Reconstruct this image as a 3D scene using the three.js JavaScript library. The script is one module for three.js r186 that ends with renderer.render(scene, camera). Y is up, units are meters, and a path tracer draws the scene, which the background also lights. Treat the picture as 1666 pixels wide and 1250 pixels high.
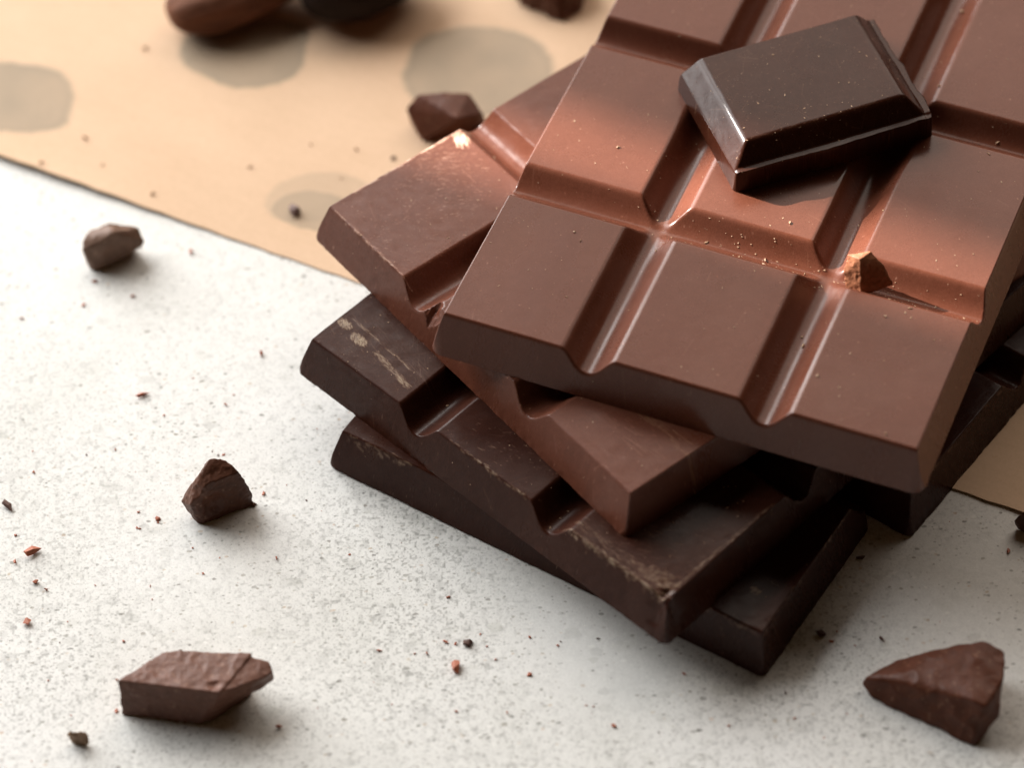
import * as THREE from 'three';
import { ConvexHull } from 'three/addons/math/ConvexHull.js';
import { ConvexGeometry } from 'three/addons/geometries/ConvexGeometry.js';
import { RectAreaLightUniformsLib } from 'three/addons/lights/RectAreaLightUniformsLib.js';

// ------------------------------------------------------------------ camera, light, exposure
const scene = new THREE.Scene();
const renderer = new THREE.WebGLRenderer({ antialias: true });
renderer.toneMapping = THREE.LinearToneMapping;
renderer.toneMappingExposure = 1.0;
renderer.shadowMap.enabled = true;
RectAreaLightUniformsLib.init();

const camera = new THREE.PerspectiveCamera(12.77, 1024 / 769, 0.05, 20);
camera.position.set(0.005535, 0.483595, 0.472698);
camera.rotation.set(-0.88089, 0, -0.05861);
camera.focus = 0.605;
camera.userData.fStop = 9;
scene.add(camera);

// the even, dim light of the room
scene.background = new THREE.Color().setRGB(0.028, 0.016, 0.007);

// the window, to the left and behind
const windowLight = new THREE.RectAreaLight(new THREE.Color().setRGB(1.0, 0.99, 0.975), 10.5, 1.0, 0.9);
windowLight.position.set(-0.64, 0.49, -0.64);
windowLight.lookAt(0.0, 0.0, 0.07);
// added fill from behind, for sheen on the bar tops; no wall is built
const sheenFill = new THREE.RectAreaLight(new THREE.Color().setRGB(1.0, 0.88, 0.77), 2.9, 1.3, 0.8);
sheenFill.position.set(0.32, 0.8, -0.82);
sheenFill.lookAt(0.0, 0.0, 0.07);
scene.add(windowLight, sheenFill);

// an added, unseen spot lamp far to the left, in place of sun through a gap: its two flaps leave a slit, which draws the narrow warm band across the bars
const BEAM_AT = new THREE.Vector3(0.048, 0.033, 0.0635);
const BEAM_TO_LAMP = new THREE.Vector3(-0.757, 0.485, -0.437).normalize();
const LAMP_AT = BEAM_AT.clone().addScaledVector(BEAM_TO_LAMP, 1.3);
const beam = new THREE.SpotLight(new THREE.Color().setRGB(1.0, 0.95, 0.9), 27, 0, 0.046, 0.35, 2);
beam.position.copy(LAMP_AT);
beam.target.position.copy(BEAM_AT);
beam.castShadow = true;
beam.shadow.radius = 0.1;
scene.add(beam, beam.target);

// ------------------------------------------------------------------ helpers
const MM = 0.001;
function rng(seed) {
  let s = seed >>> 0;
  return () => { s = (s + 0x6d2b79f5) >>> 0; let t = s; t = Math.imul(t ^ (t >>> 15), t | 1); t ^= t + Math.imul(t ^ (t >>> 7), t | 61); return ((t ^ (t >>> 14)) >>> 0) / 4294967296; };
}
function hash3(x, y, z) {
  let h = Math.imul(x, 374761393) ^ Math.imul(y, 668265263) ^ Math.imul(z, 2147483647 ^ 1274126177);
  h = Math.imul(h ^ (h >>> 13), 1274126177); h ^= h >>> 16; h = Math.imul(h, 2246822519); h ^= h >>> 13;
  return (h >>> 0) / 4294967295;
}
function noise3(x, y, z) {   // value noise, -1 .. 1
  const i = Math.floor(x), j = Math.floor(y), k = Math.floor(z), f = (t) => t * t * (3 - 2 * t);
  const a = f(x - i), b = f(y - j), c = f(z - k), L = (p, q, t) => p + (q - p) * t;
  return 2 * L(
    L(L(hash3(i, j, k), hash3(i + 1, j, k), a), L(hash3(i, j + 1, k), hash3(i + 1, j + 1, k), a), b),
    L(L(hash3(i, j, k + 1), hash3(i + 1, j, k + 1), a), L(hash3(i, j + 1, k + 1), hash3(i + 1, j + 1, k + 1), a), b), c) - 1;
}
function fbm(x, y, z, n = 3) { let s = 0, a = 0.5; for (let o = 0; o < n; o++) { s += a * noise3(x, y, z); x = x * 2.03 + 7.1; y = y * 2.03 + 3.7; z = z * 2.03 + 5.3; a *= 0.5; } return s; }
const clamp = (x, a, b) => Math.min(b, Math.max(a, x));
const sstep = (a, b, x) => { const t = clamp((x - a) / (b - a), 0, 1); return t * t * (3 - 2 * t); };
const smin = (a, b, k) => { const h = Math.max(k - Math.abs(a - b), 0) / k; return Math.min(a, b) - h * h * k * 0.25; };
const smax = (a, b, k) => -smin(-a, -b, k);
const taken = new Map();
function numbered(name) { const n = taken.get(name) ?? 0; taken.set(name, n + 1); return n ? `${name}_${String(n).padStart(3, '0')}` : name; }
function shade(o) { o.traverse((m) => { if (m.isMesh) { m.castShadow = true; m.receiveShadow = true; } }); return o; }
function tag(o, name, label, category, group, kind) {
  o.name = numbered(name); o.userData = { label, category };
  if (group) o.userData.group = group;
  if (kind) o.userData.kind = kind;
  scene.add(shade(o)); return o;
}
function canvasOf(w, h) { const c = document.createElement('canvas'); c.width = w; c.height = h; return c; }
function textureOf(canvas, srgb, repeat) {
  const t = new THREE.CanvasTexture(canvas);
  if (srgb) t.colorSpace = THREE.SRGBColorSpace;
  t.wrapS = t.wrapT = repeat ? THREE.RepeatWrapping : THREE.ClampToEdgeWrapping;
  t.magFilter = THREE.LinearFilter; return t;
}

// ------------------------------------------------------------------ the stone tabletop
function stoneTextures() {
  const N = 2048, R = rng(11), c = canvasOf(N, N), g = c.getContext('2d'), img = g.createImageData(N, N), d = img.data;
  const P = (x, y, f, o) => {          // tileable noise: blend of two shifted copies
    const u = x / N, v = y / N;
    return noise3(u * f + o, v * f, o) * (1 - u) * (1 - v) + noise3(u * f - f + o, v * f, o) * u * (1 - v) + noise3(u * f + o, v * f - f, o) * (1 - u) * v + noise3(u * f - f + o, v * f - f, o) * u * v;
  };
  for (let y = 0; y < N; y++) for (let x = 0; x < N; x++) {
    const cloud = 0.55 * P(x, y, 9, 3) + 0.3 * P(x, y, 27, 8), grit = noise3(x * 0.31, y * 0.31, 4) * 0.6 + noise3(x * 0.13, y * 0.13, 9) * 0.5;
    const drift = clamp(0.5 + 0.9 * P(x, y, 7, 33), 0.1, 1), speck = sstep(0.25, 0.75, noise3(x * 0.23 + 50, y * 0.23, 14)) * drift + 0.7 * sstep(0.2, 0.7, noise3(x * 0.42, y * 0.42 + 9, 19)) * drift + 0.5 * sstep(0.3, 0.8, noise3(x * 0.09, y * 0.09, 23)) * drift;
    const v = 227 + cloud * 16 + grit * 5 - speck * 38 + (R() - 0.5) * 14, k = (y * N + x) * 4;
    d[k] = v; d[k + 1] = v - 0.3; d[k + 2] = v - 4 + cloud * 2; d[k + 3] = 255;
  }
  g.putImageData(img, 0, 0);
  const dot = (x, y, r, col, a) => {
    g.fillStyle = col; g.globalAlpha = a;
    for (const ox of [-N, 0, N]) for (const oy of [-N, 0, N]) {
      if (x + ox < -20 || x + ox > N + 20 || y + oy < -20 || y + oy > N + 20) continue;
      g.beginPath(); const n = 7, ph = R() * 6;
      for (let i = 0; i <= n; i++) { const an = ph + (i / n) * Math.PI * 2, rr = r * (0.65 + 0.7 * hash3(i % n, Math.floor(x), Math.floor(y))); g.lineTo(x + ox + Math.cos(an) * rr * 1.25, y + oy + Math.sin(an) * rr * 0.8); }
      g.fill();
    }
  };
  const greys = ['#4c4a46', '#5e5b54', '#77746c', '#6d6558', '#8b867a', '#5a564f'];
  for (let i = 0; i < 30000; i++) {     // fine dark speckle, gathered in drifts
    const x = R() * N, y = R() * N, drift = 0.5 + 0.8 * P(x, y, 12, 21);
    if (R() > clamp(drift, 0.18, 1)) continue;
    dot(x, y, 0.8 + R() * R() * 2.6, greys[Math.floor(R() * 6)], 0.14 + R() * 0.4);
  }
  for (let i = 0; i < 320; i++) dot(R() * N, R() * N, 1.6 + R() * 2.4, greys[Math.floor(R() * 4)], 0.25 + R() * 0.35);
  for (let i = 0; i < 900; i++) dot(R() * N, R() * N, 3 + R() * 10, '#98988f', 0.05 + R() * 0.12);
  for (let i = 0; i < 900; i++) dot(R() * N, R() * N, 1 + R() * 2.2, ['#b9a387', '#c2a48b', '#a98f74'][i % 3], 0.2 + R() * 0.35);
  for (let i = 0; i < 1500; i++) dot(R() * N, R() * N, 1 + R() * 3, '#f4f3ef', 0.3 + R() * 0.4);
  g.globalAlpha = 1;
  return c;
}
const stoneCanvas = stoneTextures();
const stoneMap = textureOf(stoneCanvas, true, true);
const stoneBump = textureOf(stoneCanvas, false, true);
for (const t of [stoneMap, stoneBump]) { t.repeat.set(1.2 / 0.23, 1.2 / 0.23); t.offset.set(0.31, 0.17); }
{
  const geo = new THREE.BoxGeometry(1.2, 0.02, 1.2);
  const table = new THREE.Mesh(geo, new THREE.MeshPhysicalMaterial({ map: stoneMap, bumpMap: stoneBump, bumpScale: 0.00012, roughness: 0.62, ior: 1.4 }));
  table.position.set(0, -0.01, 0.05);
  tag(table, 'stone_tabletop', 'white speckled stone tabletop', 'tabletop', null, 'structure');
}

// ------------------------------------------------------------------ the sheet of brown paper
const EDGE_FROM = [-91.3, 9.3], EDGE_DIR = [0.8783, 0.4781], EDGE_BACK = [0.4781, -0.8783];
const PAPER_S0 = -90, PAPER_S1 = 330, PAPER_DEPTH = 260, PAPER_T = 0.28;
function paperST(x, z) { const dx = x - EDGE_FROM[0], dz = z - EDGE_FROM[1]; return [dx * EDGE_DIR[0] + dz * EDGE_DIR[1], dx * EDGE_BACK[0] + dz * EDGE_BACK[1]]; }
function paperLift(s, t) { return 1.8 * sstep(75, -40, s) * Math.exp(-t / 7) * (0.75 + 0.25 * Math.sin(s * 0.07)) + 0.5 * sstep(180, 230, s) * Math.exp(-t / 9); }
function paperMap() {
  const W = 2048, H = 1268, k = W / (PAPER_S1 - PAPER_S0), R = rng(5), c = canvasOf(W, H), g = c.getContext('2d');
  const img = g.createImageData(W, H), d = img.data;
  const blotches = [   // grey blotches: centre x, z and half sizes in mm, turn, strength
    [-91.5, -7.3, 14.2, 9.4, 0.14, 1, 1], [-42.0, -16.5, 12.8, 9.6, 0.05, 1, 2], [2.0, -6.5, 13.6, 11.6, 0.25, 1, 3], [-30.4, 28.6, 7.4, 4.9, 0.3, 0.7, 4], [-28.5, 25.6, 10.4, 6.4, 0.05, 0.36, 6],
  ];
  for (let y = 0; y < H; y++) for (let x = 0; x < W; x++) {
    const s = PAPER_S0 + x / k, t = PAPER_DEPTH - y / k;   // canvas top = far side
    const X = EDGE_FROM[0] + s * EDGE_DIR[0] + t * EDGE_BACK[0], Z = EDGE_FROM[1] + s * EDGE_DIR[1] + t * EDGE_BACK[1];
    const fibre = noise3(x * 0.05, y * 0.6, 2) * 2.0 + noise3(x * 0.4, y * 0.4, 6) * 2.4 + noise3(x * 0.02, y * 0.03, 1) * 2.4 + (R() - 0.5) * 5;
    let r = 214 + fibre, gg = 182 + fibre, b = 151 + fibre * 1.1;
    for (const [cx, cz, a, bb, turn, str, sd] of blotches) {
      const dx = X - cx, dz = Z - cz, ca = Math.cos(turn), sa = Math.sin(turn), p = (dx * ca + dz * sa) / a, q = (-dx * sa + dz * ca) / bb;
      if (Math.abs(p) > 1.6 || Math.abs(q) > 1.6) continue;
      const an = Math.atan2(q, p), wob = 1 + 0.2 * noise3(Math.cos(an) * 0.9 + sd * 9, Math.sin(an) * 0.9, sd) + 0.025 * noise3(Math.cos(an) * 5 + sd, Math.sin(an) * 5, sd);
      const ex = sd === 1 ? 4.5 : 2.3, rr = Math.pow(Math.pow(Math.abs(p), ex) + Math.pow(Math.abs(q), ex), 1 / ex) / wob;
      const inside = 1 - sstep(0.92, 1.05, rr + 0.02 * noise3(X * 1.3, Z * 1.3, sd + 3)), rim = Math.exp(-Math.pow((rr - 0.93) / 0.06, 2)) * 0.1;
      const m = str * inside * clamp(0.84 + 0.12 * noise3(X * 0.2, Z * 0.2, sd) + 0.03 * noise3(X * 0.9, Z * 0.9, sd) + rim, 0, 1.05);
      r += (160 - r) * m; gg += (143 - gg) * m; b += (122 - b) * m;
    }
    const o = (y * W + x) * 4; d[o] = r; d[o + 1] = gg; d[o + 2] = b; d[o + 3] = 255;
  }
  g.putImageData(img, 0, 0);
  for (let i = 0; i < 1500; i++) {   // flecks in the pulp
    g.globalAlpha = 0.08 + R() * 0.2; g.strokeStyle = ['#b98d5c', '#c79a68', '#efd6ae', '#a67c50'][i % 4]; g.lineWidth = 0.6 + R();
    const x = R() * W, y = R() * H, a = R() * 6.3, l = 1 + R() * 5; g.beginPath(); g.moveTo(x, y); g.lineTo(x + Math.cos(a) * l, y + Math.sin(a) * l); g.stroke();
  }
  return textureOf(c, true, false);
}
{
  const ns = 120, nt = 90, pos = [], uv = [], idx = [];
  const put = (s, t, top) => {
    const y = (top ? PAPER_T : 0.03) + paperLift(s, t);
    pos.push((EDGE_FROM[0] + s * EDGE_DIR[0] + t * EDGE_BACK[0]) * MM, y * MM, (EDGE_FROM[1] + s * EDGE_DIR[1] + t * EDGE_BACK[1]) * MM);
    uv.push((s - PAPER_S0) / (PAPER_S1 - PAPER_S0), t / PAPER_DEPTH);
  };
  for (const top of [true, false]) for (let j = 0; j <= nt; j++) for (let i = 0; i <= ns; i++) put(PAPER_S0 + (PAPER_S1 - PAPER_S0) * (i / ns) + (j === 0 ? 0 : 0), PAPER_DEPTH * Math.pow(j / nt, 1.8) + (j === 0 ? 0.12 * Math.sin(i * 2.3) : 0), top);
  const row = ns + 1, off = row * (nt + 1);
  for (let j = 0; j < nt; j++) for (let i = 0; i < ns; i++) {
    const a = j * row + i, b = a + 1, c = a + row, e = c + 1;
    idx.push(a, b, e, a, e, c, a + off, e + off, b + off, a + off, c + off, e + off);
  }
  for (let i = 0; i < ns; i++) idx.push(i, i + off, i + 1, i + 1, i + off, i + 1 + off);
  for (let j = 0; j < nt; j++) { const a = j * row, b = a + row; idx.push(a, b, a + off, b, b + off, a + off); const e = a + ns, f = e + row; idx.push(e, e + off, f, f, e + off, f + off); }
  const geo = new THREE.BufferGeometry();
  geo.setAttribute('position', new THREE.Float32BufferAttribute(pos, 3)); geo.setAttribute('uv', new THREE.Float32BufferAttribute(uv, 2));
  geo.setIndex(idx); const flat = geo.toNonIndexed(); flat.computeVertexNormals();
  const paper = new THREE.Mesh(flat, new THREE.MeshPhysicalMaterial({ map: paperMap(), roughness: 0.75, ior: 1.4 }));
  tag(paper, 'brown_paper', 'sheet of tan kraft paper with grey blotches lying under the stack', 'paper');
}

// ------------------------------------------------------------------ moulded chocolate
const T = 8.29, WCOL = 30, EOUT = 0.99, L0 = 36.67, LROW = 39.95, GROOVE = 0.56;
// profile of one side: height that the side allows at a distance from it
function sideHeight(type, x, run) {
  if (type === 'edge') return x * (T / run) + 0.02;                                                   // the sloping outer wall
  if (type === 'lip') return Math.min(x * 14, GROOVE * T + Math.max(0, x - 1.5) * ((1 - GROOVE) * T / (run - 1.5)));   // half a groove, then a snapped wall
  if (type === 'snap') return Math.min(x * 14, 0.46 * T + x * (0.54 * T / 3.6));                        // snapped at the foot of the groove's slope
  const a = 2.6, s = (1 - GROOVE) * T / (run - a / 2);
  return GROOVE * T + (x < a ? s * x * x / (2 * a) : s * (x - a / 2));                                  // from the rounded floor of a groove
}
class Mould {
  constructor({ us, vs, ends = { left: 'edge', right: 'edge', front: 'edge', back: 'edge' }, seed = 1, rough = 1, dents = [], cuts = [], extraU = [], extraV = [], soft = 0.5, corner = 1.5 }) {
    Object.assign(this, { us, vs, ends, seed, rough, dents, cuts, extraU, extraV, soft, corner });
    this.U = us[us.length - 1]; this.V = vs[vs.length - 1];
  }
  height(u, v) {
    const { us, vs, ends, U, V, seed: s } = this;
    let h = T + 0.05 * noise3(u * 0.06, v * 0.06, s);
    const k = this.soft;
    h = smin(h, sideHeight(ends.left, u, ends.left === 'edge' ? 2.16 : 4.5), k);
    h = smin(h, sideHeight(ends.right, U - u, ends.right === 'edge' ? 2.16 : 4.5), k);
    h = smin(h, sideHeight(ends.front, v, ends.front === 'edge' ? 2.86 : 4.2), k);
    h = smin(h, sideHeight(ends.back, V - v, ends.back === 'edge' ? 2.6 : 4.2), k);
    for (let i = 1; i < us.length - 1; i++) if (Math.abs(u - us[i]) < 9) h = smin(h, sideHeight('groove', Math.abs(u - us[i]), 4.54), k);
    for (let i = 1; i < vs.length - 1; i++) if (Math.abs(v - vs[i]) < 9) h = smin(h, sideHeight('groove', Math.abs(v - vs[i]), 3.9), k);
    for (const [du, dv, r, depth] of this.dents) {
      const q = Math.hypot(u - du, v - dv) / (r * (1 + 0.45 * noise3(u * 0.9, v * 0.9, s + 4)));
      if (q < 1) h -= Math.min(depth * (1 - q * q) * (1 + 0.4 * noise3(u * 1.7, v * 1.7, s + 2)), h * 0.8);
    }
    for (const [cu, h0, sv, su] of this.cuts) if (Math.abs(u - cu) < 8 && v < 8) h = Math.min(h, Math.max(0, h0 * sstep(0, 0.4, v) + sv * v + su * Math.abs(u - cu) + 0.55 * noise3(u * 0.55, v * 0.55, s + 31) + 0.22 * noise3(u * 1.7, v * 1.7, s + 37)));   // a snapped-off corner
    return Math.max(h, 0);
  }
  point(u, v, out) {
    const { U, V, corner: r, seed: s } = this, h = this.height(u, v);
    let x = u, z = v;
    const a = u < r ? -(r - u) / r : u > U - r ? (u - U + r) / r : 0, b = v < r ? -(r - v) / r : v > V - r ? (v - V + r) / r : 0;
    if (a && b) {   // rounded upright corner
      const aa = a * Math.sqrt(1 - b * b / 2), bb = b * Math.sqrt(1 - a * a / 2);
      x += (aa - a) * r; z += (bb - b) * r;
    }
    if (this.ends.front === 'lip') z += (0.32 * noise3(u * 0.22, 3, s) + 0.1 * noise3(u * 1.3, 5, s)) * sstep(1.9, 0.2, v);       // the ragged line of the snap
    if (this.ends.right === 'lip') x -= (0.4 * noise3(v * 0.22, 7, s) + 0.14 * noise3(v * 1.3, 9, s)) * sstep(1.9, 0.2, U - u);
    const m = this.rough, n = (o, f) => noise3(x * f + o, h * f, z * f + s * 3.1);
    const low = sstep(1.2, 0, Math.min(u, v, U - u, V - v)) * sstep(2.2, 0, h);       // ragged flash along the foot
    out.set(x - U / 2 + m * (0.05 * n(1, 0.35) + 0.03 * n(5, 1.3)) + low * m * 0.09 * n(3, 1.1), h + (h > 0.3 ? m * (0.03 * n(9, 0.5) + 0.012 * n(12, 2.2)) : 0), -(z - V / 2) + m * (0.05 * n(2, 0.35) + 0.03 * n(6, 1.3)) + low * m * 0.09 * n(7, 1.1));
    return out;
  }
  axis(a, b, ta, tb, more = []) {
    const E = [0, 0.1, 0.25, 0.5, 0.8, 1.1, 1.4, 1.65, 1.85, 2.0, 2.15, 2.3, 2.45, 2.6, 2.8, 3.0, 3.2, 3.5, 3.9, 4.5, 5.5], G = [0, 0.2, 0.4, 0.6, 0.8, 1.0, 1.3, 1.7, 2.2, 2.7, 3.1, 3.4, 3.6, 3.8, 4.0, 4.2, 4.4, 4.6, 4.8, 5.0, 5.3, 5.8, 6.6];
    const L = [0, 0.05, 0.12, 0.2, 0.28, 0.36, 0.5, 0.7, 0.9, 1.2, 1.7, 2.2, 2.8, 3.2, 3.6, 3.8, 4.0, 4.2, 4.4, 4.6, 4.9, 5.5], pick = (t) => (t === 'edge' ? E : t === 'lip' || t === 'snap' ? L : G);
    const xs = pick(ta).map((o) => a + o), ys = pick(tb).map((o) => b - o).reverse(), x0 = xs[xs.length - 1], y0 = ys[0], n = Math.max(2, Math.round((y0 - x0) / 1.1));
    for (let i = 1; i < n; i++) xs.push(x0 + ((y0 - x0) * i) / n);
    const got = xs.concat(ys);
    for (const o of more) if (o > a && o < b && !got.some((g) => Math.abs(g - o) < 0.12)) got.push(o);
    return got.sort((p, q) => p - q);
  }
  square(i, j) {    // one cell, from groove middle to groove middle
    const { us, vs, ends, U, V } = this, nu = us.length - 2, nv = vs.length - 2;
    const au = this.axis(us[i], us[i + 1], i === 0 ? ends.left : 'groove', i === nu ? ends.right : 'groove', this.extraU);
    const av = this.axis(vs[j], vs[j + 1], j === 0 ? ends.front : 'groove', j === nv ? ends.back : 'groove', this.extraV);
    const pos = [], nor = [], uv = [], idx = [], p = new THREE.Vector3(), q1 = new THREE.Vector3(), q2 = new THREE.Vector3(), r1 = new THREE.Vector3(), r2 = new THREE.Vector3(), e = 0.07;
    for (const v of av) for (const u of au) {
      this.point(u, v, p);
      const u1 = Math.max(0, u - e), u2 = Math.min(U, u + e), v1 = Math.max(0, v - e), v2 = Math.min(V, v + e);
      this.point(u1, v, q1); this.point(u2, v, q2); this.point(u, v1, r1); this.point(u, v2, r2);
      q2.sub(q1); r2.sub(r1); q1.crossVectors(q2, r2).normalize();
      if (!(q1.lengthSq() > 0.5)) q1.set(0, 1, 0);
      pos.push(p.x * MM, p.y * MM, p.z * MM); nor.push(q1.x, q1.y, q1.z); uv.push(u / U, v / V);
    }
    const n = au.length, m = av.length;
    for (let b = 0; b < m - 1; b++) for (let a = 0; a < n - 1; a++) { const k = b * n + a; idx.push(k, k + 1, k + n + 1, k, k + n + 1, k + n); }
    const loop = [];                          // the flat underside
    for (let a = 0; a < n; a++) loop.push(a);
    for (let b = 1; b < m; b++) loop.push(b * n + n - 1);
    for (let a = n - 2; a >= 0; a--) loop.push((m - 1) * n + a);
    for (let b = m - 2; b > 0; b--) loop.push(b * n);
    const base = pos.length / 3, cu = (us[i] + us[i + 1]) / 2 - U / 2, cv = -((vs[j] + vs[j + 1]) / 2 - V / 2);
    pos.push(cu * MM, 0, cv * MM); nor.push(0, -1, 0); uv.push(0.5, 0.5);
    for (const k of loop) { pos.push(pos[k * 3], 0, pos[k * 3 + 2]); nor.push(0, -1, 0); uv.push(uv[k * 2], uv[k * 2 + 1]); }
    for (let k = 0; k < loop.length; k++) idx.push(base, base + 1 + ((k + 1) % loop.length), base + 1 + k);
    const g = new THREE.BufferGeometry();
    g.setAttribute('position', new THREE.Float32BufferAttribute(pos, 3)); g.setAttribute('normal', new THREE.Float32BufferAttribute(nor, 3)); g.setAttribute('uv', new THREE.Float32BufferAttribute(uv, 2)); g.setIndex(idx);
    return g;
  }
}
// colour and fine relief of a bar: smooth chocolate with dust, hairline scratches and pale scuffs where the fat has come off
const MILK = [100, 57, 42], DARK = [56, 27, 17];
function chocolate(mould, base, { seed = 1, dust = 300, scratches = 60, marks = [], roughness = 0.36, spec = 0, grain = 1, bump = 0.000035 }) {
  const R = rng(seed * 977), k = 10, W = Math.min(1400, Math.round(mould.U * k)), H = Math.min(2048, Math.round(mould.V * k)), kx = W / mould.U, ky = H / mould.V;
  const c = canvasOf(W, H), g = c.getContext('2d'), img = g.createImageData(W, H), d = img.data, hb = canvasOf(W, H), gb = hb.getContext('2d'), im2 = gb.createImageData(W, H), d2 = im2.data;
  for (let y = 0; y < H; y++) for (let x = 0; x < W; x++) {
    const n = fbm(x * 0.012, y * 0.012, seed, 4) * 7 * grain + noise3(x * 0.16, y * 0.16, seed) * 2.2 * grain + (R() - 0.5) * 15, o = (y * W + x) * 4;
    d[o] = base[0] + n; d[o + 1] = base[1] + n * 0.8; d[o + 2] = base[2] + n * 0.75; d[o + 3] = 255;
    const m = 128 + noise3(x * 0.45, y * 0.45, seed + 3) * 26 + (R() - 0.5) * 30;
    d2[o] = d2[o + 1] = d2[o + 2] = m; d2[o + 3] = 255;
  }
  g.putImageData(img, 0, 0); gb.putImageData(im2, 0, 0);
  const W2 = W >> 1, H2 = H >> 1, rc = canvasOf(W2, H2), gr = rc.getContext('2d'), im3 = gr.createImageData(W2, H2), d3 = im3.data;   // uneven gloss: handled, rubbed and dusty spots
  for (let y = 0; y < H2; y++) for (let x = 0; x < W2; x++) { const o = (y * W2 + x) * 4, q = 176 + 95 * fbm(x * 0.018, y * 0.018, seed + 60, 3) + 34 * noise3(x * 0.05, y * 0.012, seed + 70) + (R() - 0.5) * 26; d3[o] = d3[o + 1] = d3[o + 2] = clamp(q, 70, 255); d3[o + 3] = 255; }
  gr.putImageData(im3, 0, 0);
  const X = (u) => u * kx, Y = (v) => H - v * ky;
  const stroke = (u, v, a, len, wd, col, al, hgt) => {
    for (const [q, s, t] of [[g, col, al], [gb, hgt, Math.min(1, al * 1.4)]]) {
      q.globalAlpha = t; q.strokeStyle = s; q.lineWidth = wd * kx; q.lineCap = 'round'; q.beginPath(); q.moveTo(X(u), Y(v)); q.quadraticCurveTo(X(u + Math.cos(a) * len / 2 + (hash3(u * 9, v * 9, 1) - 0.5) * len * 0.2), Y(v + Math.sin(a) * len / 2), X(u + Math.cos(a) * len), Y(v + Math.sin(a) * len)); q.stroke();
    }
  };
  const pale = base === MILK ? ['#a97f6c', '#b98f79', '#946552'] : ['#77604f', '#8a715b', '#64504a'];
  for (let i = 0; i < scratches; i++) stroke(R() * mould.U, R() * mould.V, R() * 6.3, 0.5 + R() * 4, 0.05 + R() * 0.07, pale[i % 3], 0.12 + R() * 0.3, '#5a5a5a');
  for (let i = 0; i < dust; i++) stroke(R() * mould.U, R() * mould.V, R() * 6.3, R() * 0.25, 0.06 + R() * 0.14, pale[i % 3], 0.25 + R() * 0.5, '#d0d0d0');
  for (const m of marks) m({ R, stroke });
  g.globalAlpha = gb.globalAlpha = 1;
  return new THREE.MeshPhysicalMaterial({ map: textureOf(c, true, false), bumpMap: textureOf(hb, false, false), bumpScale: bump, roughnessMap: textureOf(rc, false, false), roughness: roughness * 1.42, ior: 1.45, specularIntensity: spec || (base === MILK ? 0.66 : 0.38) });
}
const TAN = ['#9c8a74', '#ad9c84', '#857361', '#bcac95', '#75655a'];
// a patch of crumbly pale fat: many short strokes round a point
const patch = (u, v, ru, rv, n, dir, len, wd, al = 0.6, cols = TAN) => ({ R, stroke }) => {
  for (let i = 0; i < n; i++) {
    const a = R() * 6.3, r = Math.pow(R(), 0.7), x = u + Math.cos(a) * r * ru, y = v + Math.sin(a) * r * rv;
    stroke(x, y, dir + (R() - 0.5) * 0.7, len * R(), wd * (0.4 + R()), cols[Math.floor(R() * cols.length)], al * (0.4 + 0.6 * R()), '#e8e8e8');
  }
};
const run = (u0, v0, u1, v1, n, spread, len, wd, al = 0.6, cols = TAN) => ({ R, stroke }) => {
  const dir = Math.atan2(v1 - v0, u1 - u0);
  for (let i = 0; i < n; i++) { const t = R(), o = (R() + R() - 1) * spread; stroke(u0 + (u1 - u0) * t - Math.sin(dir) * o, v0 + (v1 - v0) * t + Math.cos(dir) * o, dir + (R() - 0.5) * 0.35, len * R(), wd * (0.4 + R()), cols[Math.floor(R() * cols.length)], al * (0.35 + 0.65 * R()), '#e8e8e8'); }
};
const US = [0, WCOL - EOUT, 2 * WCOL + EOUT, 3 * WCOL], rows = (n) => [0, ...Array.from({ length: n }, (_, i) => L0 + i * LROW)];
const bars = [];
function chocolateBar(name, label, group, mould, material, [x, y, z], yaw, category = 'chocolate bar') {
  const o = new THREE.Group(), ca = Math.cos(yaw), sa = Math.sin(yaw), { U, V } = mould;
  o.position.set((x + ca * U / 2 + sa * V / 2) * MM, y * MM, (z + sa * U / 2 - ca * V / 2) * MM); o.rotation.y = -yaw;
  for (let j = 0; j < mould.vs.length - 1; j++) for (let i = 0; i < mould.us.length - 1; i++) { const m = new THREE.Mesh(mould.square(i, j), material); m.name = numbered('square'); o.add(m); }
  tag(o, name, label, category, group);
    bars.push({ mould, x, y, z, ca, sa });
  return bars[bars.length - 1];
}
function surfaceAt(bar, X, Z) {   // height in mm of a bar's top under a point, or null
  const dx = X - bar.x, dz = Z - bar.z, u = dx * bar.ca + dz * bar.sa, v = dx * bar.sa - dz * bar.ca;
  if (u < 0.3 || v < 0.3 || u > bar.mould.U - 0.3 || v > bar.mould.V - 0.3) return null;
  return bar.y + bar.mould.height(u, v);
}
const Y0 = PAPER_T + 0.04, GAP = 0.06;
const level = (n) => Y0 + n * (T + GAP);

const mouldA = new Mould({ us: [0, 90], vs: [0, L0 + 1], ends: { left: 'edge', right: 'edge', front: 'edge', back: 'lip' }, seed: 3, rough: 0.8 });
const barLow = chocolateBar('chocolate_bar', 'dark chocolate bar lowest of the stack, flat on the stone', 'stacked chocolate bars', mouldA,
  chocolate(mouldA, DARK, { seed: 3, dust: 420, scratches: 110, roughness: 0.33, marks: [patch(82.5, 9.8, 1.1, 0.8, 40, 0.6, 0.5, 0.3, 0.8), patch(84.2, 13.2, 1.3, 0.6, 16, 0.2, 0.7, 0.16, 0.6), run(88.0, 2, 87.9, 36, 50, 0.22, 1.6, 0.12, 0.55), run(3, 2.6, 16, 2.7, 60, 0.5, 1.5, 0.14, 0.45), run(70, 2.7, 87, 2.7, 40, 0.3, 1.5, 0.12, 0.5)] }),
  [-28.43, level(0), 90.27], 0.6108);
const mouldE = new Mould({ us: US, vs: rows(3), seed: 9, rough: 1.1 });
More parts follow.
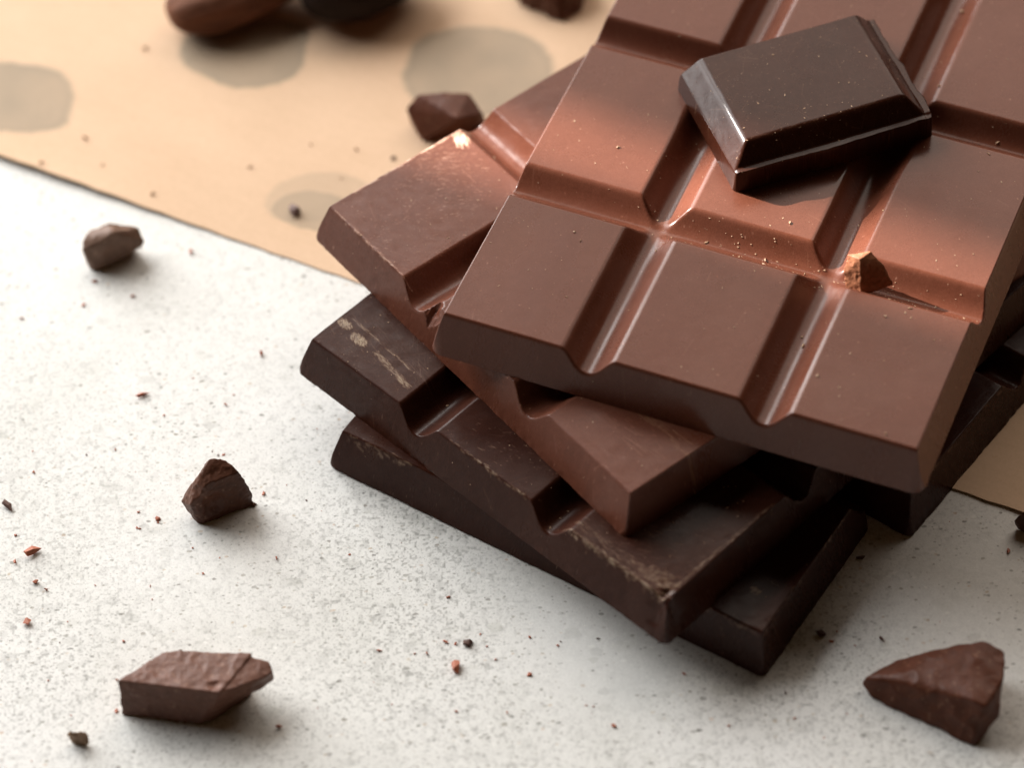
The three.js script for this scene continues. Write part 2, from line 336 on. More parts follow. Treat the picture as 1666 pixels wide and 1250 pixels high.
const yawE = 0.694;
chocolateBar('chocolate_bar', 'dark chocolate bar lying behind the lowest bar, half on the paper', 'stacked chocolate bars', mouldE,
  chocolate(mouldE, DARK, { seed: 9, dust: 260, scratches: 80, roughness: 0.35, marks: [run(88, 2, 87.9, 110, 60, 0.3, 1.6, 0.12, 0.45)] }),
  [73.4 - 90 * Math.cos(yawE), level(0), 114.2 - 90 * Math.sin(yawE)], yawE);
const mouldB = new Mould({ us: US, vs: rows(3), seed: 5, rough: 0.8, dents: [[86.5, 3.2, 2.2, 0.8]] });
const barDark = chocolateBar('chocolate_bar', 'dark chocolate bar with pale tan scuffs, under the angled milk bar', 'stacked chocolate bars', mouldB,
  chocolate(mouldB, DARK, {
    seed: 5, dust: 1300, scratches: 320, roughness: 0.31, marks: [
      patch(3.9, 9.4, 1.6, 0.9, 220, -0.7, 0.7, 0.13, 0.7), patch(8.4, 8.4, 1.9, 1.0, 280, -0.6, 0.7, 0.14, 0.75), run(12.5, 8.2, 22.5, 6.6, 300, 0.8, 1.3, 0.1, 0.6), patch(9, 9, 8, 4, 160, -0.3, 1.0, 0.08, 0.35), run(4, 11, 20, 9.6, 70, 0.3, 2.4, 0.1, 0.6),
      run(2, 14, 24, 9, 60, 3, 6, 0.08, 0.35, ['#7d6d68', '#8d7b74', '#6c5c58']), run(10, 22, 22, 10, 60, 2.4, 5, 0.08, 0.4, ['#8a7972', '#75645f']),
      run(63, 2.9, 87, 2.9, 260, 0.5, 1.0, 0.15, 0.62), run(64, 5.0, 86, 4.6, 260, 1.6, 2.0, 0.1, 0.42), patch(83.5, 5.0, 4, 2.4, 220, 0.4, 1.1, 0.13, 0.5), run(86.9, 4, 87.4, 30, 200, 0.45, 1.0, 0.13, 0.5), patch(76, 11, 11, 8, 420, 0.4, 2.0, 0.08, 0.3), patch(72, 22, 14, 10, 240, 0.5, 1.6, 0.07, 0.28),
      run(35, 2.9, 56, 2.9, 80, 0.3, 1.2, 0.14, 0.55), patch(45, 8, 9, 4, 50, 0.3, 1.2, 0.12, 0.5),
    ],
  }),
  [-33.19, level(1), 74.8], 0.812);
const mouldC = new Mould({ us: US, vs: rows(3), seed: 7, rough: 0.8, cuts: [[33.2, 2.2, 1.15, 0.75]], extraU: Array.from({ length: 50 }, (_, i) => 26 + i * 0.3), extraV: Array.from({ length: 22 }, (_, i) => i * 0.28) });
const PALE = ['#d8b9a3', '#c9a48d', '#e3cbb6', '#b98c76'];
const barMilk = chocolateBar('chocolate_bar', 'scuffed milk chocolate bar turned at an angle below the top bar', 'stacked chocolate bars', mouldC,
  chocolate(mouldC, MILK, {
    seed: 7, dust: 1800, scratches: 300, roughness: 0.34, marks: [
      run(2.3, 8, 2.3, 34, 240, 0.45, 1.3, 0.2, 0.75, PALE), patch(6, 26, 4, 6, 160, 0.9, 1.2, 0.09, 0.45, PALE), patch(4.2, 31.5, 1.6, 1.6, 110, -0.4, 1.6, 0.24, 0.8, PALE), patch(11, 22, 9, 9, 260, 0.9, 0.8, 0.12, 0.4, PALE), patch(14, 12, 12, 9, 180, 0.9, 0.6, 0.12, 0.35, PALE),
      run(3, 3, 26, 3, 110, 0.3, 1.4, 0.12, 0.5, PALE), run(64, 16, 88, 16, 90, 1.6, 5, 0.14, 0.4, ['#a58262', '#b89673', '#8c6a50']), run(70, 11, 84, 12, 40, 3, 4, 0.1, 0.3, PALE),
    ],
  }),
  [-29.17, level(2), 50.17], 0.949);
const mouldD = new Mould({ us: US, vs: rows(4), seed: 2, rough: 0.28, soft: 0.75, corner: 2.4 });
const barTop = chocolateBar('chocolate_bar', 'glossy milk chocolate bar on top of the stack', 'stacked chocolate bars', mouldD,
  chocolate(mouldD, MILK, { seed: 2, dust: 1100, scratches: 90, roughness: 0.27, grain: 0.7, bump: 0.000014 }), [-8.72, level(3), 86.25], 0.435);

// the single dark square on top: outer wall at its left, snapped grooves in front and at its right
const mouldS = new Mould({ us: [0, 38.6], vs: [0, 28.8], ends: { left: 'snap', right: 'lip', front: 'lip', back: 'edge' }, seed: 12, rough: 0.35, soft: 0.8, corner: 1.2 });
const squareBar = chocolateBar('chocolate_square', 'single dark chocolate square broken off, lying on the top milk bar', null, mouldS,
  chocolate(mouldS, DARK, { seed: 12, dust: 380, scratches: 90, spec: 0.55, roughness: 0.27, bump: 0.00002, marks: [run(8, 24, 30, 23, 40, 2, 4, 0.07, 0.3, ['#7d6a62', '#8d7a70']), run(3, 4.6, 36, 4.4, 40, 0.2, 1.2, 0.1, 0.4)] }),
  [47.0, level(4), 60.9], -0.297, 'chocolate square');

// ------------------------------------------------------------------ broken chunks
// the solid inside flat fracture planes, edges eased, scooped and roughened, then meshed by surface nets
function hullPlanes(pts) {
  const hull = new ConvexHull().setFromPoints(pts.map((p) => new THREE.Vector3(...p))), out = [];
  for (const f of hull.faces) { const n = f.normal, k = f.constant; if (!out.some((o) => o[0] * n.x + o[1] * n.y + o[2] * n.z > 0.985)) out.push([n.x, n.y, n.z, k]); }
  return out;
}
function chunkGeometry({ hulls, dents = [], seed = 1, cell = 0.22, ease = 0.25, amp = 0.22, freq = 0.55, grit = 0.022, floor = 0, tint }) {
  const solids = hulls.map(hullPlanes), all = hulls.flat(), lo = [0, 1, 2].map((i) => Math.min(...all.map((p) => p[i])) - 1.2), hi = [0, 1, 2].map((i) => Math.max(...all.map((p) => p[i])) + 1.2);
  const sdf = (x, y, z) => {
    let d = 1e9;
    for (const s of solids) { let m = -1e9; for (const [a, b, c, k] of s) m = smax(m, a * x + b * y + c * z - k, ease); d = d > 1e8 ? m : smin(d, m, 0.5); }
    for (const [a, b, c, r] of dents) d = smax(d, r - Math.hypot(x - a, y - b, z - c), 0.35);
    d += amp * (fbm(x * freq + seed, y * freq, z * freq, 2) * 1.3 + 1.1 * Math.abs(noise3(x * freq * 1.5 + 9, y * freq * 1.5, z * freq * 1.5 + seed)) - 0.35) + grit * (noise3(x * 2.2, y * 2.2, z * 2.2 + seed) + 0.7 * noise3(x * 4.5, y * 4.5, z * 4.5));
    return Math.max(d, floor - y);
  };
  const n = [0, 1, 2].map((i) => Math.ceil((hi[i] - lo[i]) / cell) + 1), at = (i, j, k) => (k * n[1] + j) * n[0] + i, val = new Float32Array(n[0] * n[1] * n[2]);
  for (let k = 0; k < n[2]; k++) for (let j = 0; j < n[1]; j++) for (let i = 0; i < n[0]; i++) val[at(i, j, k)] = sdf(lo[0] + i * cell, lo[1] + j * cell, lo[2] + k * cell);
  const id = new Int32Array(val.length).fill(-1), pos = [], nor = [], col = [], idx = [];
  const E = [[0, 1], [2, 3], [4, 5], [6, 7], [0, 2], [1, 3], [4, 6], [5, 7], [0, 4], [1, 5], [2, 6], [3, 7]];
  for (let k = 0; k < n[2] - 1; k++) for (let j = 0; j < n[1] - 1; j++) for (let i = 0; i < n[0] - 1; i++) {
    const v = []; let inside = 0;
    for (let c = 0; c < 8; c++) { v[c] = val[at(i + (c & 1), j + ((c >> 1) & 1), k + (c >> 2))]; if (v[c] < 0) inside++; }
    if (!inside || inside === 8) continue;
    let x = 0, y = 0, z = 0, m = 0;
    for (const [a, b] of E) if ((v[a] < 0) !== (v[b] < 0)) { const t = v[a] / (v[a] - v[b]); x += (a & 1) + ((b & 1) - (a & 1)) * t; y += ((a >> 1) & 1) + (((b >> 1) & 1) - ((a >> 1) & 1)) * t; z += (a >> 2) + ((b >> 2) - (a >> 2)) * t; m++; }
    x = lo[0] + (i + x / m) * cell; y = lo[1] + (j + y / m) * cell; z = lo[2] + (k + z / m) * cell;
    const e = 0.12, nx = sdf(x + e, y, z) - sdf(x - e, y, z), ny = sdf(x, y + e, z) - sdf(x, y - e, z), nz = sdf(x, y, z + e) - sdf(x, y, z - e), l = Math.hypot(nx, ny, nz) || 1;
    id[at(i, j, k)] = pos.length / 3; pos.push(x * MM, y * MM, z * MM); nor.push(nx / l, ny / l, nz / l);
    const s = 1 + 0.12 * noise3(x * 0.7, y * 0.7, z * 0.7 + seed) + 0.14 * noise3(x * 2.1, y * 2.1, z * 2.1), fleck = sstep(0.62, 0.8, noise3(x * 1.9 + 40, y * 1.9, z * 1.9 + seed)) * 0.5;
    col.push(...tint.map((c, q) => clamp(c * s + fleck * [0.16, 0.105, 0.07][q], 0, 1)));
  }
  for (let k = 1; k < n[2] - 1; k++) for (let j = 1; j < n[1] - 1; j++) for (let i = 1; i < n[0] - 1; i++) {
    const a = val[at(i, j, k)] < 0, quad = (p, q, r, s, flip) => { const o = [p, q, r, s].map((c) => id[at(...c)]); if (o.some((c) => c < 0)) return; if (flip) idx.push(o[0], o[2], o[1], o[0], o[3], o[2]); else idx.push(o[0], o[1], o[2], o[0], o[2], o[3]); };
    if (a !== val[at(i + 1, j, k)] < 0) quad([i, j - 1, k - 1], [i, j, k - 1], [i, j, k], [i, j - 1, k], !a);
    if (a !== val[at(i, j + 1, k)] < 0) quad([i - 1, j, k - 1], [i - 1, j, k], [i, j, k], [i, j, k - 1], !a);
    if (a !== val[at(i, j, k + 1)] < 0) quad([i - 1, j - 1, k], [i, j - 1, k], [i, j, k], [i - 1, j, k], !a);
  }
  const g = new THREE.BufferGeometry();
  g.setAttribute('position', new THREE.Float32BufferAttribute(pos, 3)); g.setAttribute('normal', new THREE.Float32BufferAttribute(nor, 3)); g.setAttribute('color', new THREE.Float32BufferAttribute(col, 3)); g.setIndex(idx);
  return g;
}
const brokenMat = new THREE.MeshPhysicalMaterial({ vertexColors: true, roughness: 0.44, ior: 1.45, specularIntensity: 0.5 });
const T_MID = [0.145, 0.066, 0.045], T_DARK = [0.095, 0.037, 0.021], T_RED = [0.098, 0.032, 0.017], T_GREY = [0.19, 0.112, 0.078];
function chunk(name, label, [x, y, z], spec, category = 'chocolate piece') {
  const m = new THREE.Mesh(chunkGeometry(spec), brokenMat); m.position.set(x * MM, y * MM, z * MM);
  return tag(m, name, label, category, 'broken chocolate pieces');
}
chunk('chocolate_fragment', 'flat diamond shaped broken chocolate fragment lying on the white stone', [-52.4, 0, 139.3], {
  tint: T_MID, seed: 4, amp: 0.14, freq: 0.45, dents: [[5.0, 9.4, 3.0, 1.2], [12.2, 2.0, 6.0, 3.6]], hulls: [
    [[-11.3, 8, 0.6], [-4.1, 7.5, -5], [-1.4, 7.5, -5.3], [11.3, 8, -3.3], [6, 8.5, 4.9], [-10.9, 0, 1.4], [1.2, 0, 5.3], [3.8, 0, 4.6], [10.6, 0.3, -0.3], [9.5, 0, -3.8], [-4.8, 0, -5.1]],
    [[9.2, 8, -3.7], [14.2, 7.8, -1.8], [14.9, 7.4, 0.2], [13.4, 7.6, 1.6], [6, 8.45, 4.8], [14.8, 4, -0.6], [12.5, 3.8, 1.4], [4.7, 4, 4.3], [8.8, 4, -3]]],
});
chunk('chocolate_lump', 'small peaked chocolate lump with a scooped top on the white stone', [-47.9, 0, 98.2], {
  tint: T_DARK, seed: 9, cell: 0.18, amp: 0.13, freq: 0.7, ease: 0.25, dents: [[0.4, 12.2, 1.2, 3.0], [0.9, 4.4, 5.9, 4.7], [-4.4, 8.4, 3.0, 2.6]], hulls: [
    [[-0.3, 11, -2.8], [2.1, 10.5, -2.6], [4.7, 9, -0.6], [6.3, 2.5, -0.8], [6.1, 0, -1.1], [4.8, 0, 0.6], [2.6, 0, 1.3], [-2.7, 0, 3.5], [-3.7, 0, 3.3], [-5.1, 1, 1.6], [-6.3, 2.5, 0.2], [-5.7, 4, -0.4], [-2.3, 9.5, -0.4], [-0.8, 9, 1.5], [3.9, 8.5, -0.2], [-4.1, 5.5, 2.7], [1.6, 0, -3.5], [-2.8, 0, -1.7]],
    [[5.5, 0, -1], [7, 0, -0.3], [6.6, 0, 0.6], [5, 0, 0.5], [5.6, 1.3, -0.3]]],
});
chunk('chocolate_nugget', 'rounded grey brown chocolate nugget on the stone near the paper edge', [-67.8, 0, 37.2], {
  tint: T_GREY, seed: 15, cell: 0.2, amp: 0.16, freq: 0.5, ease: 0.3, dents: [[1.0, 3.6, 5.8, 4.6], [-3.2, 9.6, 1.6, 2.6]], hulls: [
    [[-0.4, 7.5, -2.4], [-2.2, 7, -1.5], [-4.4, 6.5, -1.5], [-5.6, 6, 0.6], [-5.7, 5, 2.2], [-1.4, 7, 1.5], [0.5, 8, 0.6], [2.2, 6.5, 0.3], [4.8, 5.5, -2.3], [5.7, 3.5, -1.2], [5, 2, -0.7], [1.1, 0.5, 0.1], [-3.6, 0, 3], [-5, 0, 2.3], [-5.6, 1.5, 1.6], [1.2, 0, -0.8], [-1.1, 0, 0.6], [4.1, 0.5, -1.7], [2.3, 0, -3], [-3.6, 0, -2.7]]],
});
chunk('chocolate_wedge', 'reddish brown wedge shaped chocolate piece on the speckled stone', [73.6, 0, 149.6], {
  tint: T_RED, seed: 21, amp: 0.2, freq: 0.3, ease: 0.45, hulls: [
    [[-12.1, 1, -5], [-11.5, 3.5, -4.8], [-5.4, 4, -7.8], [-1.4, 5, -7.3], [7.3, 8, -7.6], [8.8, 8, -7.5], [12.1, 7.5, -5.2], [10.8, 7.5, 0.6], [7.3, 7.5, 5.6], [2.7, 7.5, 2.9], [-4.4, 6, -2.2], [9.8, 4, 5.2], [6.1, 0, 7.8], [4.5, 0, 7], [0.2, 0, 4.8], [-10.5, 0, -2.3], [7.4, 0.5, 4.5], [8.8, 0, -5.7], [-5.8, 0, -5.5], [9.4, 2, 4.4]]],
});
chunk('chocolate_chip', 'small rough chocolate chip standing in a groove of the top bar', [68.2, 30, 82.1], {
  tint: [0.38, 0.15, 0.078], seed: 33, cell: 0.14, amp: 0.12, grit: 0.03, freq: 0.7, ease: 0.12, dents: [[1.6, 6.6, 4.9, 3.6]], hulls: [
    [[-1.5, 8, -0.4], [0.6, 8.2, -2], [-3.4, 7.4, -2.2], [-4.3, 4.4, -0.6], [-3.6, 1.6, 0.8], [-1.3, 1.5, 2.6], [4.2, 2.6, 1.2], [2.2, 6.8, -0.9], [3.6, 4.6, 0.2], [1.5, 1.4, 0.7], [-0.8, 1.4, -2.8]]],
}, 'chocolate chip');
chunk('chocolate_block', 'angular brown chocolate block on the kraft paper behind the stack', [-4.1, PAPER_T, 9.2], {
  tint: T_RED, seed: 41, amp: 0.05, freq: 0.4, ease: 0.2, hulls: [
    [[-5.4, 7, -3.6], [0, 7.5, -3.3], [4.6, 7, -3.1], [7.2, 5, 0.8], [2.2, 7, 3.6], [-7.7, 4.5, -2.4], [-4.9, 0, 2.5], [-7.1, 0, -2.8], [3.8, 0, 1.7], [7.7, 0, -1.6], [-3.3, 0, -3.3]]],
});
chunk('chocolate_bit', 'small dark chocolate bit at the paper edge beside the stack', [94.2, 0.3, 113.9], {
  tint: T_DARK, seed: 47, cell: 0.2, amp: 0.2, hulls: [[[-2.5, 2, -0.6], [-2.1, 4, -0.7], [1.6, 5, -0.5], [2.5, 3, 1.8], [-0.8, 0, 0.4], [1.8, 0, 0.9], [-2, 0, -1], [2.2, 0, -1.8]]],
});
chunk('chocolate_pebble', 'tiny tan brown chocolate pebble beside the diamond shaped fragment', [-71.1, 0, 146.5], {
  tint: [0.3, 0.19, 0.12], seed: 52, cell: 0.16, amp: 0.2, freq: 1, hulls: [[[-1.9, 2, -0.4], [-0.7, 3.3, -0.2], [1.9, 3.3, 0.3], [1.9, 1, 0.4], [1.6, 0, 1], [-1.7, 0.5, 0.1], [0.1, 0, 0.7], [-0.5, 0, -1.2]]],
});
chunk('chocolate_chunk', 'dark chocolate chunk resting on the paper behind the top bar', [18, PAPER_T, -26], {
  tint: T_DARK, seed: 58, cell: 0.4, amp: 0.5, freq: 0.4, hulls: [[[-7, 0, 1], [-2, 0, 4.7], [2, 0, 7.6], [6, 0, 4], [8, 0, -2], [-2, 0, -9], [-8, 0, -5], [-6, 5, 0], [0, 8, 1], [5, 7, 1], [7, 6, -4], [0, 9, -7], [-6, 7, -6]]],
});

// ------------------------------------------------------------------ cocoa beans
function beanGeometry(seed, len, wid, hgt, tint) {
  const nu = 64, nv = 90, pos = [], col = [], idx = [];
  for (let j = 0; j <= nv; j++) for (let i = 0; i <= nu; i++) {
    const s = (j / nv) * Math.PI, a = (i / nu) * Math.PI * 2, t = -Math.cos(s), r = Math.pow(Math.sin(s), 0.72) * (1 - 0.18 * t);
    const cy = Math.cos(a), cz = Math.sin(a), wr = 1 + 0.035 * noise3(t * 2 + seed, cy * 4, cz * 4) + 0.025 * noise3(t * 1.2, cy * 11, cz * 11 + seed) + 0.012 * noise3(t * 9, cy * 9, cz * 9);
    pos.push(t * len / 2 * MM, (cy * r * hgt / 2 * wr + hgt / 2) * MM, (cz * r * wid / 2 * wr + (1 - t * t) * 0.8) * MM);
    const k = 1 + 0.3 * noise3(t * 2, cy * 8, cz * 8 + seed) + 0.2 * noise3(t * 14, cy * 14, cz * 14); col.push(...tint.map((c) => clamp(c * k, 0, 1)));
  }
  for (let j = 0; j < nv; j++) for (let i = 0; i < nu; i++) { const a = j * (nu + 1) + i; idx.push(a, a + 1, a + nu + 2, a, a + nu + 2, a + nu + 1); }
  const g = new THREE.BufferGeometry(); g.setAttribute('position', new THREE.Float32BufferAttribute(pos, 3)); g.setAttribute('color', new THREE.Float32BufferAttribute(col, 3)); g.setIndex(idx); g.computeVertexNormals();
  return g;
}
const beanMat = new THREE.MeshPhysicalMaterial({ vertexColors: true, roughness: 0.7, specularIntensity: 0.4, side: THREE.DoubleSide });
function bean(label, seed, size, tint, [x, y, z], yaw, roll = 0, tilt = 0) {
  const m = new THREE.Mesh(beanGeometry(seed, ...size, tint), beanMat); m.position.set(x * MM, y * MM, z * MM); m.rotation.set(roll, yaw, tilt, 'YXZ');
  tag(m, 'cocoa_bean', label, 'cocoa bean', 'cocoa beans on the paper');
}
bean('brown cocoa bean propped across the shaded bean, on the paper', 3, [34, 14, 11], [0.15, 0.06, 0.033], [-42.6, PAPER_T, -29.0], 0.4, 0, 0.05);
bean('cocoa bean lying beside the brown bean, its shade put into a near black tint', 8, [27, 17, 14], [0.018, 0.009, 0.006], [-19.5, PAPER_T, -28.5], 0.22);  // shade on this bean is put into its tint

// ------------------------------------------------------------------ crumbs
const crumbMat = new THREE.MeshPhysicalMaterial({ color: new THREE.Color().setRGB(0.36, 0.105, 0.05), roughness: 0.6, flatShading: true });
const crumbDarkMat = new THREE.MeshPhysicalMaterial({ color: new THREE.Color().setRGB(0.09, 0.038, 0.026), roughness: 0.55, flatShading: true });
const crumbTanMat = new THREE.MeshPhysicalMaterial({ color: new THREE.Color().setRGB(0.36, 0.22, 0.13), roughness: 0.65, flatShading: true });
const crumbPaperMat = new THREE.MeshPhysicalMaterial({ color: new THREE.Color().setRGB(0.42, 0.25, 0.14), roughness: 0.7, flatShading: true });
const crumbShapes = Array.from({ length: 10 }, (_, s) => {
  const R = rng(300 + s), pts = [];
  for (let i = 0; i < 13; i++) { const a = R() * 6.283, h = R() * 2 - 1, r = Math.sqrt(1 - h * h), k = 0.72 + 0.38 * R(); pts.push(new THREE.Vector3(Math.cos(a) * r * 0.5 * k, h * 0.36 * k + 0.3, Math.sin(a) * r * 0.4 * k)); }
  const g = new ConvexGeometry(pts); g.computeBoundingBox(); g.translate(0, -g.boundingBox.min.y, 0); return g;
});
const RC = rng(77);
function crumb(name, label, group, x, y, z, size, kind, mats = [crumbMat, crumbMat, crumbDarkMat, crumbMat]) {
  const m = new THREE.Mesh(crumbShapes[Math.floor(RC() * 10)], mats[kind]), s = size * MM;
  m.position.set(x * MM, y * MM, z * MM); m.rotation.y = RC() * 6.283;
  if (kind === 1) { m.scale.set(s, s * 0.35, s * 0.42); m.rotation.y = 0.2 + (RC() - 0.5); }
  else if (kind === 3) { m.scale.set(s, s * 0.5, s * 0.85); m.rotation.y = x < -50 ? 0.1 : 1.35; }
  else m.scale.set(s * (0.85 + 0.5 * RC()), s * (0.45 + 0.35 * RC()), s * (0.6 + 0.4 * RC()));
  return tag(m, name, label, 'crumb', group);
}
const stoneCrumbs = [[-7.6, 120.8, 0.93, 0], [-8.5, 130.3, 1.16, 0], [-4.7, 131.0, 2.56, 2], [-6.8, 130.8, 0.93, 0], [-1.4, 131.7, 0.7, 0], [-19.9, 131.4, 1.4, 1], [-6.8, 135.9, 3.26, 3], [-13.9, 132.4, 0.58, 0], [-11.8, 132.5, 0.7, 0], [0.0, 134.6, 0.7, 0], [5.6, 138.1, 1.16, 0], [6.0, 130.3, 0.7, 0], [10.7, 132.4, 0.7, 0], [19.2, 149.6, 1.16, 0], [1.4, 145.8, 0.81, 0], [-7.2, 144.8, 0.7, 0], [38.6, 150.9, 0.81, 0], [55.8, 133.3, 2.33, 2], [57.5, 135.0, 0.93, 0], [48.7, 144.8, 0.93, 2], [17.7, 131.5, 0.7, 2], [64.6, 117.6, 1.74, 2], [-81.3, 87.7, 1.05, 0], [-85.7, 95.4, 2.79, 2], [-83.9, 101.8, 0.81, 0], [-80.6, 106.1, 3.72, 3], [-83.6, 107.7, 1.16, 0], [-79.9, 112.5, 1.51, 0], [-78.0, 114.1, 1.16, 0], [-80.9, 121.1, 1.98, 0], [-64.0, 126.2, 0.7, 0], [-62.2, 98.2, 0.7, 0], [-58.7, 100.0, 1.51, 0], [-61.8, 101.9, 0.58, 0], [-62.0, 71.4, 3.26, 1], [-46.7, 74.8, 1.05, 0], [-40.4, 63.1, 1.63, 0], [-39.8, 95.7, 1.05, 0], [-37.6, 110.4, 1.05, 0], [-37.2, 146.0, 1.4, 0], [-73.6, 48.5, 1.05, 0], [-85.1, 50.8, 0.81, 0], [-64.4, 47.1, 1.16, 0], [-66.7, 83.6, 0.7, 0], [-76.8, 133.5, 0.58, 0], [-64.9, 140.7, 0.93, 0], [-53.7, 36.8, 1.4, 0], [-71.7, 42.7, 1.05, 0], [66.1, 135.4, 1.51, 2], [90.2, 118.1, 1.63, 0]];
const ownLabels = {   // the crumbs that stand out from the rest
  '-80.6,106.1': 'largest flat reddish chocolate flake on the stone, among small crumbs', '-6.8,135.9': 'oval brown chocolate flake on the stone beside a dark oblong crumb', '-62,71.4': 'long thin orange brown chocolate sliver on the bare stone',
  '-19.9,131.4': 'short thin reddish sliver on the stone near the oval flake', '-4.7,131': 'dark oblong chocolate crumb on the stone behind the oval flake', '55.8,133.3': 'dark chocolate crumb on the stone between the stack and the wedge piece',
  '64.6,117.6': 'dark crumb on the stone close against the stacked bars', '66.1,135.4': 'round dark crumb on the stone just behind the wedge piece', '-53.7,36.8': 'reddish crumb on the stone beside the grey brown nugget', '-37.2,146': 'tan crumb on the stone in the shadow of the diamond fragment',
};
for (const [x, z, s, k] of stoneCrumbs) crumb('chocolate_crumb', ownLabels[`${x},${z}`] ?? ['tiny reddish brown chocolate crumb on the white stone', 'thin reddish chocolate sliver on the white stone', 'small dark brown chocolate crumb on the white stone', 'flat reddish chocolate flake on the white stone'][k], ['reddish crumbs on the stone', 'slivers on the stone', 'dark crumbs on the stone', 'flakes on the stone'][k], x, 0, z, s, k);
const paperCrumbs = [[-42.4, 15.8, 1.63, 1], [-63.6, -18.5, 1.63, 0], [-74.7, 5.8, 1.4, 0], [-82.8, 12.2, 1.4, 0], [-61.1, 21.6, 1.4, 0], [-33.9, 28.4, 3.49, 2], [-21.9, 12.7, 0.93, 0], [-14.8, 15.7, 1.63, 2], [-71.1, 13.2, 0.81, 0], [-25.0, 20.1, 0.93, 0], [-30.8, 10.7, 0.93, 0]];
for (const [x, z, s, k] of paperCrumbs) { const [a, b] = paperST(x, z); crumb('chocolate_crumb', k === 2 ? 'dark chocolate crumb on the kraft paper beside the stack' : 'tiny brown chocolate crumb on the kraft paper', k === 2 ? 'dark crumbs on the paper' : 'brown crumbs on the paper', x, PAPER_T + paperLift(a, b), z, s, k, [crumbPaperMat, crumbPaperMat, crumbDarkMat, crumbMat]); }
const barCrumbs = [[18.1, 67.6, 0.93, 0], [32.3, 70.2, 0.93, 0], [41.3, 68.7, 1.4, 1], [51.3, 73.7, 1.05, 0], [50.9, 75.4, 1.05, 0], [46.7, 72.9, 0.81, 0], [57.7, 77.8, 0.93, 0], [56.0, 68.4, 0.93, 0], [93.4, 15.7, 1.4, 0], [86.2, 37.0, 0.93, 0], [55.9, 93.9, 1.05, 0], [55.9, 91.8, 0.81, 0], [95.4, 49.0, 1.16, 0], [92.8, 54.6, 1.05, 0], [27.0, 47.8, 1.05, 0], [74.6, 89.8, 1.16, 1], [70.2, 91.2, 0.93, 0], [57.3, 103.6, 0.93, 0], [67.3, 117.0, 0.93, 0], [19.0, 69.8, 0.7, 0]];
for (const [x, z, s, k] of barCrumbs) { const y = surfaceAt(barTop, x, z); if (y !== null) crumb('chocolate_crumb', 'tiny pale chocolate crumb lying on the top milk bar', 'crumbs on the top bar', x, y, z, s * 0.8, k, [crumbTanMat, crumbTanMat, crumbMat, crumbMat]); }

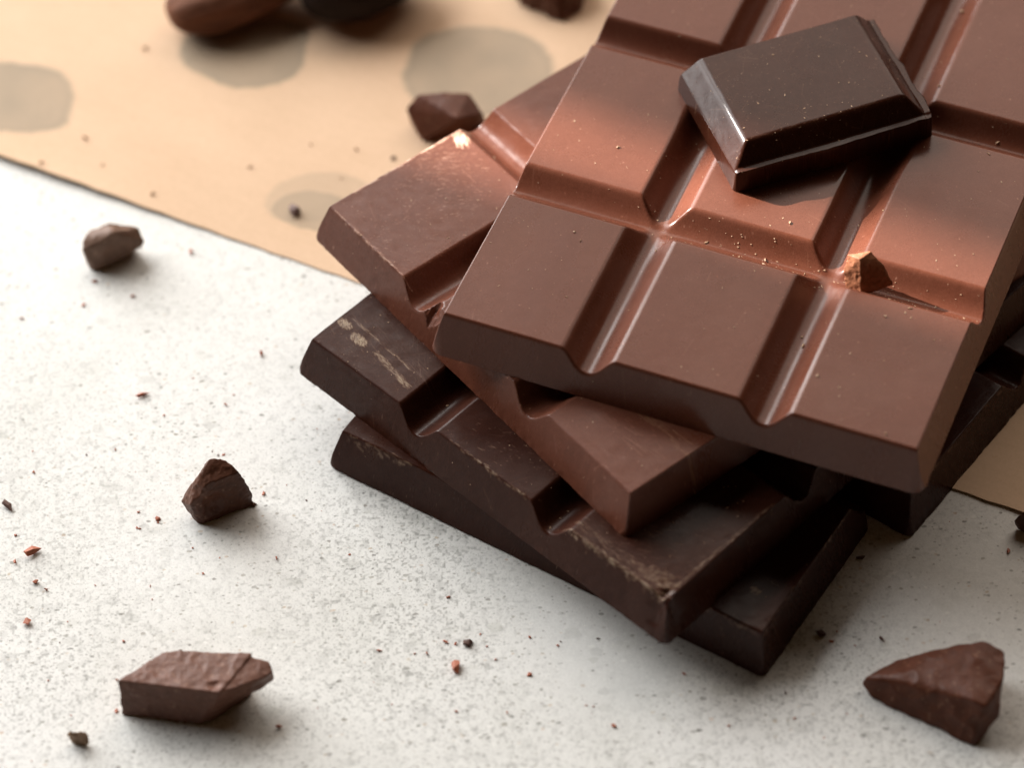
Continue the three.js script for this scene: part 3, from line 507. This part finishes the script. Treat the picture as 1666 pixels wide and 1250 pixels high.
// fine chocolate dust, past counting
function dust(name, label, spots, material) {
  const m = new THREE.InstancedMesh(crumbShapes[3], material, spots.length), M = new THREE.Matrix4(), q = new THREE.Quaternion(), R = rng(spots.length * 7 + 1);
  spots.forEach(([x, y, z, s], i) => { q.setFromEuler(new THREE.Euler(0, R() * 6.3, 0)); m.setMatrixAt(i, M.compose(new THREE.Vector3(x * MM, y * MM, z * MM), q, new THREE.Vector3(s * MM * (0.8 + 1.6 * R() * R()), s * MM * (0.35 + 0.35 * R()), s * MM * (0.6 + 0.5 * R())))); });
  return tag(m, name, label, 'dust', null, 'stuff');
}
{
  const R = rng(4242), on = [], sq = [], low = [], stone = [], dark = [];
  const scatter = (bar, n, list, smin_, smax_, clear = []) => { for (let i = 0; i < n; i++) { const u = R() * bar.mould.U, v = R() * Math.min(bar.mould.V, 110), x = bar.x + bar.ca * u + bar.sa * v, z = bar.z + bar.sa * u - bar.ca * v, y = surfaceAt(bar, x, z); if (y !== null && y > bar.y + 3 && !clear.some((c) => surfaceAt(c, x, z) !== null)) list.push([x, y - 0.02, z, smin_ + (smax_ - smin_) * R() ** 3]); } };
  scatter(barTop, 700, on, 0.08, 0.42, [squareBar]);
  for (let i = 0; i < 170; i++) { const v = L0 + (R() - 0.5) * 7, u = 26 + R() * 62, x = barTop.x + barTop.ca * u + barTop.sa * v, z = barTop.z + barTop.sa * u - barTop.ca * v, y = surfaceAt(barTop, x, z); if (y !== null) on.push([x, y - 0.02, z, 0.1 + 0.4 * R() ** 2]); }
  scatter(squareBar, 190, sq, 0.1, 0.42); scatter(barMilk, 620, low, 0.08, 0.45, [barTop]); scatter(barDark, 520, low, 0.12, 0.5, [barMilk]); scatter(barLow, 100, low, 0.12, 0.6, [barDark]);
  for (let i = 0; i < 420; i++) { const x = -95 + R() * 195, z = 20 + R() * 145; if (paperST(x, z)[1] < -1 && !bars.some((b) => surfaceAt(b, x, z) !== null)) (R() < 0.85 ? stone : dark).push([x, 0, z, 0.12 + 0.5 * R() ** 3]); }
  dust('chocolate_dust', 'pale chocolate dust scattered over the top milk bar', on, crumbTanMat); dust('chocolate_dust', 'pale dust on the single dark square', sq, crumbTanMat);
  dust('chocolate_dust', 'pale chocolate dust over the lower bars', low, crumbTanMat); dust('chocolate_dust', 'reddish chocolate dust strewn on the stone', stone, crumbMat); dust('chocolate_dust', 'dark chocolate dust strewn on the stone', dark, crumbDarkMat);
}

// ------------------------------------------------------------------ the added spot lamp, out of view, with two flaps put in to shape its beam
{
  const lamp = new THREE.Group(), metal = new THREE.MeshStandardMaterial({ color: 0x141414, roughness: 0.7, side: THREE.DoubleSide });
  lamp.position.copy(LAMP_AT); lamp.lookAt(BEAM_AT);     // +z points along the beam
  const shell = new THREE.Mesh(new THREE.LatheGeometry([[0.001, -0.06], [0.03, -0.06], [0.034, -0.05], [0.034, -0.012], [0.031, -0.012], [0.03, -0.05], [0.001, -0.052]].map((p) => new THREE.Vector2(...p)), 32).rotateX(Math.PI / 2), metal); shell.name = 'added_housing';
  lamp.add(shell);
  const slit = 0.0038;
  for (const s of [-1, 1]) { const f = new THREE.Mesh(new THREE.BoxGeometry(0.06, 0.13, 0.0015), metal); f.name = numbered('added_flap'); f.position.set(s * (0.03 + slit / 2), 0, 0.3); lamp.add(f); const a = new THREE.Mesh(new THREE.BoxGeometry(0.004, 0.004, 0.31), metal); a.name = numbered('added_flap_arm'); a.position.set(s * 0.05, 0.055, 0.145); lamp.add(a); }
  tag(lamp, 'added_spot_lamp', 'added black spot lamp with two flaps, out of view, standing in for a strip of sun', 'lamp');
}

renderer.render(scene, camera);
